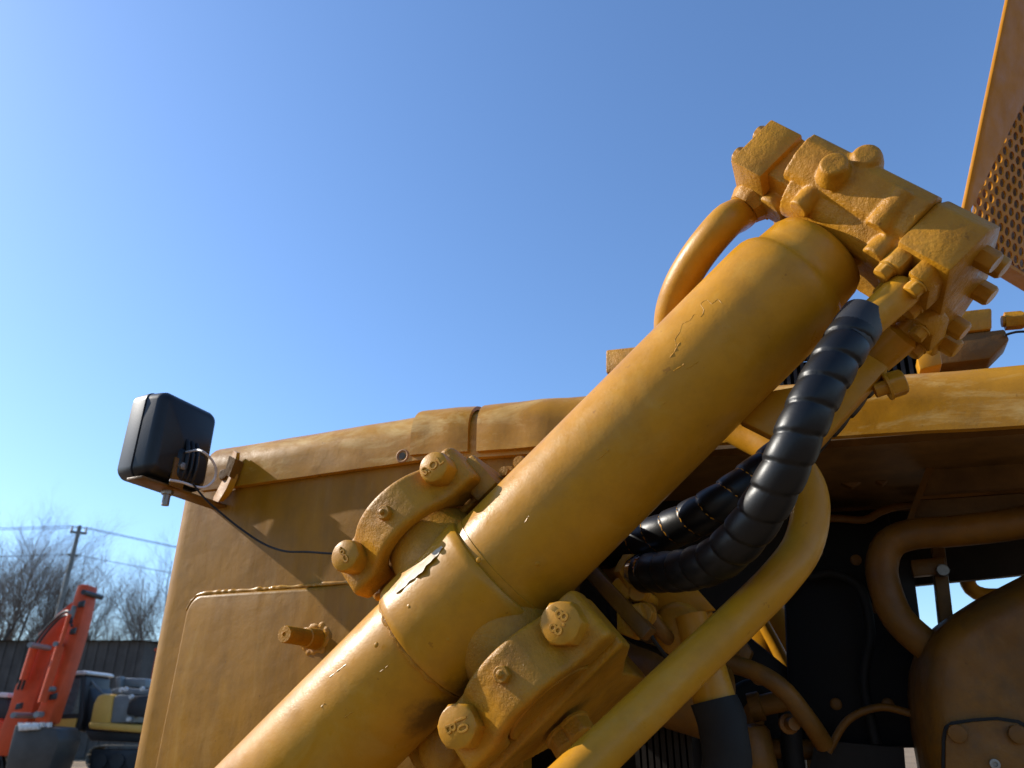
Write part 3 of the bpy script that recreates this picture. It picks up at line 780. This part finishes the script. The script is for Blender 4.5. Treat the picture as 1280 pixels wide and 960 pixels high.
for (x, y, rr) in ((781, 738, .013), (800, 742, .011), (806, 768, .012)):
    b = MB().hexhead(Q(x, y, -.13), nv, rr, .016, True, .2); b.cyl(Q(x, y, -.13) - nv * .08, Q(x, y, -.13), rr * .7, 14)
    obj('bolt', b, M['bolt'], arm)
obj('clamp_end', MB().prism([Q(770, 760, -.10), Q(800, 752, -.10), Q(806, 772, -.10), Q(790, 798, -.10), Q(770, 790, -.10)], -nv * .04), M['cast'], arm, bevel=.004)
ax_ = Q(792, 745, -.17)
mf = MB(); mf.prism([Q(772, 700, -.17), Q(800, 706, -.17), Q(812, 742, -.17), Q(800, 760, -.17), Q(778, 752, -.17)], -nv * .07)
mf.lathe(Q(790, 748, -.17), nv, [(0, .022), (.010, .021), (.012, .017)], 20)
mf.lathe(Q(806, 768, -.18), nv, [(0, .018), (.012, .018), (.014, .014)], 20)
obj('manifold', mf, M['grimy'], dozer, remesh=.003, relax=4)
obj('signal_wire', MB().tube([Q(803, 772, -.11), Q(812, 792, -.11), Q(826, 812, -.13), Q(842, 832, -.18), Q(856, 850, -.25)], .0024, 8), M['rubber'], dozer)
obj('return_line', MB().tube([Q(812, 770, -.16), Q(830, 792, -.18), Q(852, 812, -.24), Q(880, 826, -.32)], .009, 14), M['grimy'], dozer)
obj('heat_pipe', MB().tube([Q(880, 826, -.45), Q(930, 834, -.45), Q(975, 858, -.45), Q(1010, 900, -.47), Q(1030, 930, -.5)], .014, 14), M['grimy'], dozer)
for k_, (x, y) in enumerate(((716, 905), (702, 918))):
    obj('pinch_nut', MB().hexhead(Q(x, y, -.05), nv * .3 + sv, .016, .02, True, .3), M['cast'], dozer)
obj('bay_gap_plate', MB().prism([Q(1020, 925, -.66), Q(1130, 935, -.66), Q(1136, 1010, -.66), Q(1000, 1010, -.66)], -nv * .02), M['dark_bay'], dozer)  # added dark plate covering part of a bright gap low in the bay
obj('hose_clamp', MB().lathe(Q(938, 885, -.55), uv + zv * .2, [(0, .022), (.018, .022), (.02, .016), (.06, .016)], 18), M['grimy'], dozer)

# smaller things in the shade under the hood
def tubeq(name, pts, h, r, m, par=None): return obj(name, MB().tube([Q(x, y, h) for x, y in pts], r, 12), M[m], par or dozer)
tubeq('fuel_line', [(1000, 655), (1040, 648), (1080, 650), (1100, 640), (1130, 632), (1200, 628), (1290, 618)], -.68, .007, 'grimy')
tubeq('wiring_loom', [(985, 700), (1010, 720), (1040, 716), (1075, 735), (1088, 790), (1080, 850), (1095, 930)], -.66, .008, 'rubber')
tubeq('coolant_hose', [(905, 905), (925, 868), (960, 862), (985, 890), (990, 940), (1000, 1000)], -.60, .017, 'rubber')
tubeq('brake_line', [(1035, 940), (1060, 900), (1100, 884), (1140, 892)], -.62, .006, 'grimy')
tubeq('vent_line', [(880, 560), (900, 590), (890, 640), (905, 690)], -.60, .006, 'steel')
tubeq('grease_line', [(745, 720), (760, 742), (764, 775), (790, 800), (830, 818), (870, 860)], -.24, .004, 'rubber')
flt = MB().lathe(Q(935, 905, -.52), -zv + uv * .1, [(0, .010), (.005, .026), (.012, .030), (.075, .030), (.082, .027), (.086, .010)], 24)
obj('fuel_filter', flt, M['grimy'], dozer)
for x, y, w_, hh in ((1050, 585, 30, 18), (1092, 560, 22, 40), (1225, 560, 26, 22)):
    c_b = obj('hood_bracket', MB().prism([Q(x, y, -.60), Q(x + w_, y - 3, -.60), Q(x + w_, y + hh - 3, -.60), Q(x + w_ * .5, y + hh + 6, -.60), Q(x, y + hh, -.60)], -nv * .02), M['grimy'], dozer, bevel=.002)
    obj('bolt', MB().hexhead(Q(x + w_ / 2, y + hh / 2, -.60), nv, .007, .007, True, .2), M['cast'], c_b)
for x in (1030, 1160):
    obj('roof_rib', MB().prism([Q(x, 552, -.70), Q(x + 12, 551, -.70), Q(x - 6, 640, -.70), Q(x - 18, 641, -.70)], -nv * .02), M['brown_bay'], dozer, bevel=.002)
for x, y in ((1022, 690), (1070, 700), (1095, 760), (1045, 880), (1110, 880)):
    obj('shroud_bolt', MB().hexhead(Q(x, y, -.70), nv, .008, .008, True, .2), M['grimy'], dozer)
ob2 = MB()
ob2.prism([Q(892, 800, -.50), Q(925, 792, -.50), Q(940, 815, -.50), Q(930, 838, -.50), Q(900, 830, -.50)], -nv * .03)
ob2.lathe(Q(915, 814, -.50), nv, [(0, .012), (.012, .012), (.014, .007)], 16)
obj('sensor_mount', ob2, M['grimy'], dozer, bevel=.002)
for x, y, r_ in ((905, 862, .010), (948, 846, .008), (985, 905, .009)):
    pcl = MB().lathe(Q(x, y, -.50), nv + uv * .4, [(0, r_ * 1.6), (.006, r_ * 1.6), (.008, r_), (.03, r_)], 14)
    obj('hose_clip', pcl, M['grimy'], dozer)

# fat grimy tube behind the yoke
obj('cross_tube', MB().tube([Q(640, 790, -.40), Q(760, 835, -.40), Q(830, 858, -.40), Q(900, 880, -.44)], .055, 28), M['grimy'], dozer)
# yellow sleeve and black hose at the bottom
lo = [P(872, 800, .92), P(886, 846, .90), P(897, 888, .88)]
ld = (lo[2] - lo[0]) / np.linalg.norm(lo[2] - lo[0])
sf = MB().lathe(lo[0] - ld * .03, ld, [(0, .020), (.05, .0205), (.052, .0245), (.115, .0255), (.116, .021)], 32)
hose3 = obj('lower_hose', MB().tube([lo[2] - ld * .012, P(905, 915, .87), P(908, 950, .86), P(908, 1010, .84)], .029, 32, rf=lambda L, q: .0285 + .0011 * math.sin(L * 150 + q) + .0006 * math.sin(L * 420 + 2 * q)), M['rubber'], dozer, 'black hose hanging under a yellow sleeve')
obj('hose_sleeve', sf, M['barrel'], hose3, sharp=40)
obj('torn_edge', MB().prism([P(902, 873, .862), P(914, 892, .862), P(915, 915, .862), P(904, 900, .862)], -nv * .006), M['rubber'], hose3)
# sunlit elbow and thin pipe seen under the hoses
obj('return_elbow', MB().tube([Q(920, 742, -1.05), Q(945, 765, -1.05), Q(965, 795, -1.05), Q(985, 830, -1.1)], .062, 24), M['barrel'], dozer)
obj('thin_pipe', MB().tube([Q(935, 748, -.95), Q(960, 790, -.95), Q(982, 832, -.95), Q(990, 850, -.95), Q(996, 890, -.95)], .0135, 16), M['barrel'], dozer)
obj('bay_cross_member', MB().prism([Q(872, 800, -.75), Q(930, 790, -.75), Q(985, 835, -.75), Q(1040, 915, -.75), Q(1010, 950, -.75), Q(962, 860, -.75), Q(880, 850, -.75)], -nv * .08), M['dark_bay'], dozer, bevel=.005)
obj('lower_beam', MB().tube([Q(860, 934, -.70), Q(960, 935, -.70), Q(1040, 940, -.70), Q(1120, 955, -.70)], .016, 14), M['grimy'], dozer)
obj('bay_column', MB().prism([Q(955, 855, -.72), Q(1000, 870, -.72), Q(1010, 1000, -.72), Q(955, 1000, -.72)], -nv * .06), M['dark_bay'], dozer, bevel=.005)
# dark ribbed block low behind the pipe
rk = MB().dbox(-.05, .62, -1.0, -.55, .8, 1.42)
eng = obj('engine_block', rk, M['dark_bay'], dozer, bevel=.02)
fin = MB()
for k in range(9):
    q = Q(800 + k * 8, 905, -.50); fin.box(q - zv * .06, uv * .0035, nv * .03, zv * .09)
fin.prism([Q(740, 850, -.56), Q(870, 850, -.56), Q(870, 1000, -.56), Q(740, 1000, -.56)], -nv * .02)
obj('fin', fin, M['dark_bay'], eng, kind='stuff')
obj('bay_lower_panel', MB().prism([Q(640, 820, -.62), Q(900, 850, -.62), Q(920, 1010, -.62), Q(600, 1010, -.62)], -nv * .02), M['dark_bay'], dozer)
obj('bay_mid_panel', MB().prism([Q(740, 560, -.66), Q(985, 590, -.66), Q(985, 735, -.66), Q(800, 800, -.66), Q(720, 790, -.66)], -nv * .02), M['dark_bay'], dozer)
obj('belly_beam', MB().dbox(-.72, 3.2, -.5, -.3, .55, .78), M['wall'], dozer, bevel=.01)
obj('far_belly_beam', MB().dbox(-.72, 3.2, -1.15, -.95, .55, .78), M['wall'], dozer, bevel=.01)

# ------------------------------------------------------------------ background
def prismY(mb, pts, Y, dep): return mb.prism([G(x, y, Y) for x, y in pts], V(0, dep, 0))
gx = lambda x, Y: tuple(G(x, 905, Y)[:2]) + (0,)
# orange excavator
oe = thing('excavator', 'orange red excavator with its boom and arm folded up at lower left', 'excavator', gx(10, 20))
bm_ = obj('boom', prismY(MB(), [(-6, 945), (0, 912), (10, 888), (19, 857), (26, 848), (44, 808), (42, 803), (49, 791), (72, 767), (90, 752), (94, 762), (84, 775), (72, 795), (57, 832), (47, 866), (38, 895), (24, 920), (12, 945)], 20, .55), M['orange'], oe, bevel=.03)
st = obj('arm', prismY(MB(), [(97, 732), (103, 730), (110, 731), (107, 750), (104, 766), (97, 792), (87, 825), (72, 870), (61, 904), (54, 907), (43, 904), (46, 890), (58, 860), (73, 818), (83, 782), (92, 748)], 19.4, .5), M['orange'], oe, bevel=.03)
c1 = MB().cyl(G(30, 850, 19.8), G(43, 808, 19.8), .10, 14); obj('boom_cylinder', c1, M['orange'], oe)
c2 = MB().cyl(G(53, 878, 19.2), G(75, 808, 19.2), .10, 14); c2.cyl(G(75, 808, 19.2), G(87, 768, 19.2), .05, 12); obj('arm_cylinder', c2, M['orange'], oe)
for (x, y) in ((37, 806), (69, 805), (45, 893), (60, 861), (104, 740), (16, 894)):
    p = G(x, y, 19.15); obj('pivot_pin', MB().cyl(p, p + V(0, .9, 0), .065, 12), M['exc_grey'] if y > 800 else M['exc_dark'], oe)
obj('bucket', prismY(MB(), [(18, 905), (26, 906), (70, 910), (74, 925), (60, 965), (5, 975), (8, 945)], 18.9, 1.0), M['bucket'], oe, bevel=.06)
obj('bucket_link', prismY(MB(), [(22, 905), (48, 904), (48, 912), (22, 914)], 18.8, .5), M['pale_metal'], oe, bevel=.03)
up = obj('upper_body', prismY(MB(), [(-120, 898), (-2, 898), (10, 908), (10, 938), (-120, 938)], 20.4, 2.4), M['orange'], oe, bevel=.05)
cbn = obj('cab', prismY(MB(), [(-60, 866), (8, 867), (14, 900), (-60, 900)], 20.6, 1.4), M['exc_dark'], oe, bevel=.06)
obj('cab_roof', prismY(MB(), [(-62, 862), (10, 866), (10, 872), (-62, 869)], 20.5, 1.6), M['pale_metal'], cbn, bevel=.02)
def track(root, x0, x1, y0, y1, Y, dep):
    body = obj('track_frame', prismY(MB(), [(x0 + 6, y0 + 4), (x1 - 6, y0 + 4), (x1 - 3, y1 - 3), (x0 + 3, y1 - 3)], Y + .03, dep - .06), M['exc_dark'], root, bevel=.03)
    pts = []
    r = (y1 - y0) / 2
    for k in range(9): a = R(90 + 180 * k / 8); pts.append((x0 + r - r * abs(math.cos(a)) if 0 else x0 + r + r * math.cos(a), y0 + r - r * math.sin(a)))
    top_ = [(x0 + r + (x1 - x0 - 2 * r) * k / 12, y0) for k in range(12)]
    bot = [(x1 - r - (x1 - x0 - 2 * r) * k / 12, y1) for k in range(12)]
    rt = [(x1 - r + r * math.cos(R(90 - 180 * k / 8)), y0 + r - r * math.sin(R(90 - 180 * k / 8))) for k in range(9)]
    loop = top_ + rt + bot + pts[::-1]
    c = V(*np.mean(np.array(loop), axis=0))
    for i in range(len(loop)):
        p, q = V(*loop[i]), V(*loop[(i + 1) % len(loop)])
        if np.linalg.norm(q - p) < 1: continue
        dd = (q - p) / np.linalg.norm(q - p); nn = V(-dd[1], dd[0])
        if nn @ (c - p) > 0: nn = -nn
        a = p + dd * .3; b = q - dd * .3
        obj('track_shoe', prismY(MB(), [a, b, b + nn * 1.8, a + nn * 1.8], Y, dep), M['track'], root)
    for k in range(4):
        x = x0 + r + (x1 - x0 - 2 * r) * k / 3; p = G(x, y0 + r + 2, Y - .03)
        obj('track_wheel', MB().cyl(p, p + V(0, .2, 0), .17, 14), M['exc_dark'], root)
for k_, off_ in enumerate((0, 5)):
    obj('boom_hose', MB().tube([G(22 + off_, 862, 19.9), G(34 + off_, 826, 19.8), G(46 + off_, 800, 19.8), G(66 + off_, 776, 19.7), G(84, 764 + off_, 19.3), G(90, 778 + off_, 19.2)], .032, 8), M['exc_dark'], oe)
for x, y, w_ in ((98, 752, 7), (88, 786, 6), (62, 868, 8), (20, 880, 7)):
    obj('arm_bracket', prismY(MB(), [(x, y), (x + w_, y - 2), (x + w_ - 2, y + 6), (x - 2, y + 7)], 19.25, .1), M['exc_dark'], oe, bevel=.01)
for k_ in range(5):
    x = 22 + k_ * 9
    obj('bucket_tooth', prismY(MB(), [(x, 903), (x + 4, 903), (x + 3, 909), (x + 1, 909)], 18.85, .12), M['pale_metal'], oe)
obj('link_rod', prismY(MB(), [(84, 772), (90, 756), (93, 757), (88, 774)], 19.2, .15), M['exc_grey'], oe, bevel=.02)
track(oe, -120, 8, 936, 972, 20.2, .6)
# yellow excavator with dark cab
ye = thing('excavator', 'yellow and grey excavator with a dark cab parked behind the guard', 'excavator', gx(130, 21))
cb2 = obj('cab', prismY(MB(), [(68, 846), (105, 842), (108, 846), (104, 896), (100, 914), (62, 914)], 21, 1.3), M['exc_dark'], ye, bevel=.05)
obj('window', prismY(MB(), [(72, 850), (101, 848), (98, 892), (68, 894)], 20.96, .05), M['glass'], cb2)
obj('window', prismY(MB(), [(66, 899), (96, 898), (93, 910), (66, 911)], 20.95, .05), M['exc_yellow'], cb2)
obj('cab_roof', prismY(MB(), [(70, 842), (104, 838), (109, 840), (108, 843), (70, 845)], 20.9, 1.5), M['pale_metal'], cb2, bevel=.03)
obj('grab_rail', MB().tube([G(110, 846, 21.3), G(120, 858, 21.3), G(130, 868, 21.3)], .035, 8), M['exc_grey'], ye)
obj('front_panel', prismY(MB(), [(106, 850), (113, 862), (118, 880), (114, 915), (100, 915)], 21.2, 1.2), M['exc_dark'], ye, bevel=.04)
obj('counterweight', prismY(MB(), [(111, 905), (116, 880), (121, 869), (130, 867), (142, 868), (137, 905)], 20.7, 1.7), M['exc_yellow'], ye, bevel=.08)
obj('grey_panel', prismY(MB(), [(137, 904), (141, 872), (146, 868), (164, 869), (170, 872), (168, 904)], 20.75, 1.6), M['exc_grey'], ye, bevel=.08)
obj('dark_door', prismY(MB(), [(157, 893), (160, 878), (166, 870), (200, 868), (200, 898), (170, 896)], 20.68, .3), M['exc_dark'], ye, bevel=.04)
obj('base_skirt', prismY(MB(), [(110, 902), (172, 906), (210, 908), (210, 917), (171, 916), (110, 911)], 20.6, 1.9), M['exc_yellow'], ye, bevel=.06)
obj('turntable', prismY(MB(), [(105, 913), (205, 916), (200, 930), (112, 926)], 20.9, 1.3), M['exc_dark'], ye, bevel=.04)
obj('engine_cover', prismY(MB(), [(138, 862), (152, 859), (180, 862), (205, 862), (205, 869), (140, 868)], 21, 1.2), M['exc_grey'], ye, bevel=.03)
obj('exhaust_stack', prismY(MB(), [(144, 846), (151, 845), (151, 860), (144, 861)], 21.2, .25), M['exc_grey'], ye, bevel=.03)
obj('air_cleaner', prismY(MB(), [(153, 847), (182, 848), (182, 860), (153, 858)], 21.4, .5), M['exc_grey'], ye, bevel=.05)
for (x, y) in ((150.5, 862.5), (156, 861.5), (177, 861), (163, 871), (160, 899)):
    p = G(x, y, 20.55); obj('marker_lamp', MB().lathe(p, V(0, 1, 0), [(0, .05), (.08, .06)], 10), M['pale_metal'], ye)
track(ye, 108, 205, 933, 966, 20.2, .6)
# red post
rp = MB(); b0 = G(182, 905, 26); b0[2] = 0
rp.box(b0 + zv * 1.9, V(.07, 0, 0), V(0, .07, 0), zv * 1.9); rp.box(b0 + zv * 3.84, V(.12, 0, 0), V(0, .12, 0), zv * .04)
tag(obj('red_post', rp, M['orange']), 'dark red post just left of the guard edge', 'post')
# soil heaps
for (x, Y, r, hh, lab) in ((92, 19.2, 1.5, .62, 'low heap of brown soil below the dark cab'), (70, 18.2, 1.3, .45, 'smaller heap of dark soil beside the bucket')):
    hm = MB(); c = G(x, 905, Y); rg = random.Random(int(x)); rs = []
    for i in range(9):
        f = i / 8
        rs.append([(c[0] + r * (1 - f * .97) * math.cos(a) * 1.4 * (1 + .1 * math.sin(a * 5 + i)), c[1] + r * (1 - f * .97) * math.sin(a) * (1 + .1 * math.cos(a * 4)), -.03 + hh * math.sin(f * math.pi / 2) * (1 + .12 * math.sin(a * 3 + i))) for a in [2 * math.pi * k / 24 for k in range(24)]])
    hm.rings(rs); tag(obj('soil_heap', hm, M['soil'], sharp=180), lab, 'soil heap')
# long dark shed
sx0, sx1 = G(-700, 905, 42)[0], G(162, 905, 42)[0]
shed = thing('shed', 'long dark grey low shed standing in front of the bare trees', 'building', ((sx0 + sx1) / 2, 45, 0))
zt_ = G(80, 801, 42)[2]
obj('wall', MB().box(((sx0 + sx1) / 2, 46, zt_ / 2), V((sx1 - sx0) / 2, 0, 0), V(0, 4, 0), V(0, 0, zt_ / 2)), M['shed'], shed)
obj('roof', MB().prism([(sx0 - .3, 41.7, zt_), (sx0 - .3, 50.3, zt_), (sx0 - .3, 46, zt_ + .06)], V(sx1 - sx0 + .6, 0, 0)), M['shed_roof'], shed)
rbm = MB()
k = sx0
while k < sx1:
    rbm.box((k, 41.97, zt_ / 2), V(.09, 0, 0), V(0, .03, 0), V(0, 0, zt_ / 2 - .05)); k += .55
obj('cladding_rib', rbm, M['shed'], shed, kind='stuff')
# utility poles and wires
def pole(x, y_top, Y, label):
    b = G(x, 905, Y); b[2] = 0; top_ = G(x, y_top, Y)[2]
    r = thing('utility_pole', label, 'pole', b, 'utility poles in a row')
    obj('pole_shaft', MB().cyl(b, b + zv * top_, .15, 14, .09), M['concrete'], r)
    obj('crossarm', MB().box(b + zv * (top_ - .35), V(.30, .19, 0), V(-.04, .05, 0), zv * .05), M['concrete'], r)
    obj('crossarm', MB().box(b + zv * (top_ - 1.45), V(.2, .13, 0), V(-.04, .05, 0), zv * .05), M['concrete'], r)
    for k in (-1, 1):
        p = b + zv * (top_ - .30) + V(.26, .165, 0) * k
        obj('insulator', MB().lathe(p, zv, [(0, .05), (.08, .07), (.12, .05), (.2, .06), (.24, .02)], 10), M['pale_metal'], r)
    return b, top_
# the pole's foot lies where its leaning picture meets the ground
bx0, tp0 = pole(0, 657, 36, 'grey concrete pole rising above the bare trees')
dX = G(100, 657, 36)[0] - bx0[0]
pr0 = [o for o in bpy.data.objects if o.name.startswith('utility_pole')][0]
pr0.location.x += dX; b0 = bx0 + V(dX, 0, 0)
def wireline(p, q, sag, label):
    pts = [p + (q - p) * f - zv * sag * 4 * f * (1 - f) for f in [k / 14 for k in range(15)]]
    o = obj('power_line', MB().tube(pts, .015, 6, step=3.), M['wire'])
    tag(o, label, 'cable', 'overhead power lines')
tops = b0 + zv * tp0
left = V(-42, 33, 10.0)
right = V(20, 75, 10.5)
for k, dz_, nm in ((-1, -.05, 'rear'), (1, -.05, 'front')):
    off = V(.26, .165, 0) * k
    wireline(left + off + zv * .2, tops + off + zv * dz_, .35, 'thin upper power line left of the pole, %s of a pair' % nm)
    wireline(tops + off + zv * dz_, right + off, 1.0, 'thin upper power line right of the pole, %s of a pair' % nm)
wireline(left - zv * 1.25, tops - zv * 1.4, .3, 'thin lower power line left of the pole')
wireline(tops - zv * 1.4, right - zv * 1.4, 1.0, 'thin lower power line right of the pole')

# bare trees
def make_tree(seed, H):
    rg = random.Random(seed); tr = MB(); cr = MB()
    def seg(mb, p, q, r0, r1, n):
        ax = q - p; L = np.linalg.norm(ax); a, b = perp(ax / L)
        mb.rings([[p + (a * math.cos(2 * math.pi * j / n) + b * math.sin(2 * math.pi * j / n)) * r0 for j in range(n)], [q + (a * math.cos(2 * math.pi * j / n) + b * math.sin(2 * math.pi * j / n)) * r1 for j in range(n)]], False, False)
    def grow(p, d, L, r, lev):
        n = 4 if lev < 2 else 3 if lev < 4 else 2
        for k in range(n):
            d2 = d + V(rg.gauss(0, .13), rg.gauss(0, .13), rg.gauss(.06, .08)); d2 /= np.linalg.norm(d2)
            q = p + d2 * L / n; r1 = r * (1 - .55 / n * 1.0)
            seg(tr if lev == 0 else cr, p, q, r, r1, 7 if lev == 0 else 4 if lev < 2 else 3)
            if lev < 5 and (lev > 0 or k > 0):
                nb = (3 if lev == 0 else 2 if lev < 4 else 2)
                for _ in range(nb):
                    a, b = perp(d2); ph = rg.uniform(0, 2 * math.pi); sp = rg.uniform(.45, .85)
                    nd = d2 * math.cos(sp) + (a * math.cos(ph) + b * math.sin(ph)) * math.sin(sp) + zv * .12
                    grow(p + (q - p) * rg.uniform(.4, 1), nd / np.linalg.norm(nd), L * rg.uniform(.42, .62), r1 * .55, lev + 1)
            p, d, r = q, d2, r1
    grow(V(0, 0, 0), V(0, 0, 1), H * .72, H * .0105, 0)
    return tr, cr
protos = []
for i in range(4):
    tr, cr = make_tree(20 + i, 1.0)
    protos.append((tr, cr))
meshes = []
def rawmesh(name, mb, m):
    me = bpy.data.meshes.new(name); me.from_pydata(mb.v, [], mb.f); me.materials.append(m); return me
for tr, cr in protos: meshes.append((rawmesh('trunk', tr, M['bark']), rawmesh('crown', cr, M['twig'])))
spots = []
rg = random.Random(11)
for k, x in enumerate(range(-150, 330, 24)):
    spots.append((x + rg.uniform(-8, 8), 54 + rg.uniform(-2, 5), rg.uniform(10.0, 12.0) if x > 55 else rg.uniform(12.0, 14.5)))
for k, x in enumerate(range(-150, 330, 70)):
    spots.append((x + rg.uniform(-8, 8), 64 + rg.uniform(-2, 5), rg.uniform(10.5, 13)))
for k, (x, Y, H) in enumerate(spots):
    b = G(x, 905, Y); b[2] = 0
    t_ = thing('bare_tree', 'leafless grey tree in the row behind the shed', 'tree', b, 'bare trees behind the shed')
    mt, mc = meshes[k % 4]
    a = rg.uniform(0, 6.28)
    for nm, me in (('trunk', mt), ('crown', mc)):
        o = bpy.data.objects.new(nm, me); COL.objects.link(o); o.parent = t_
        o.scale = (H, H, H); o.rotation_euler = (0, 0, a)
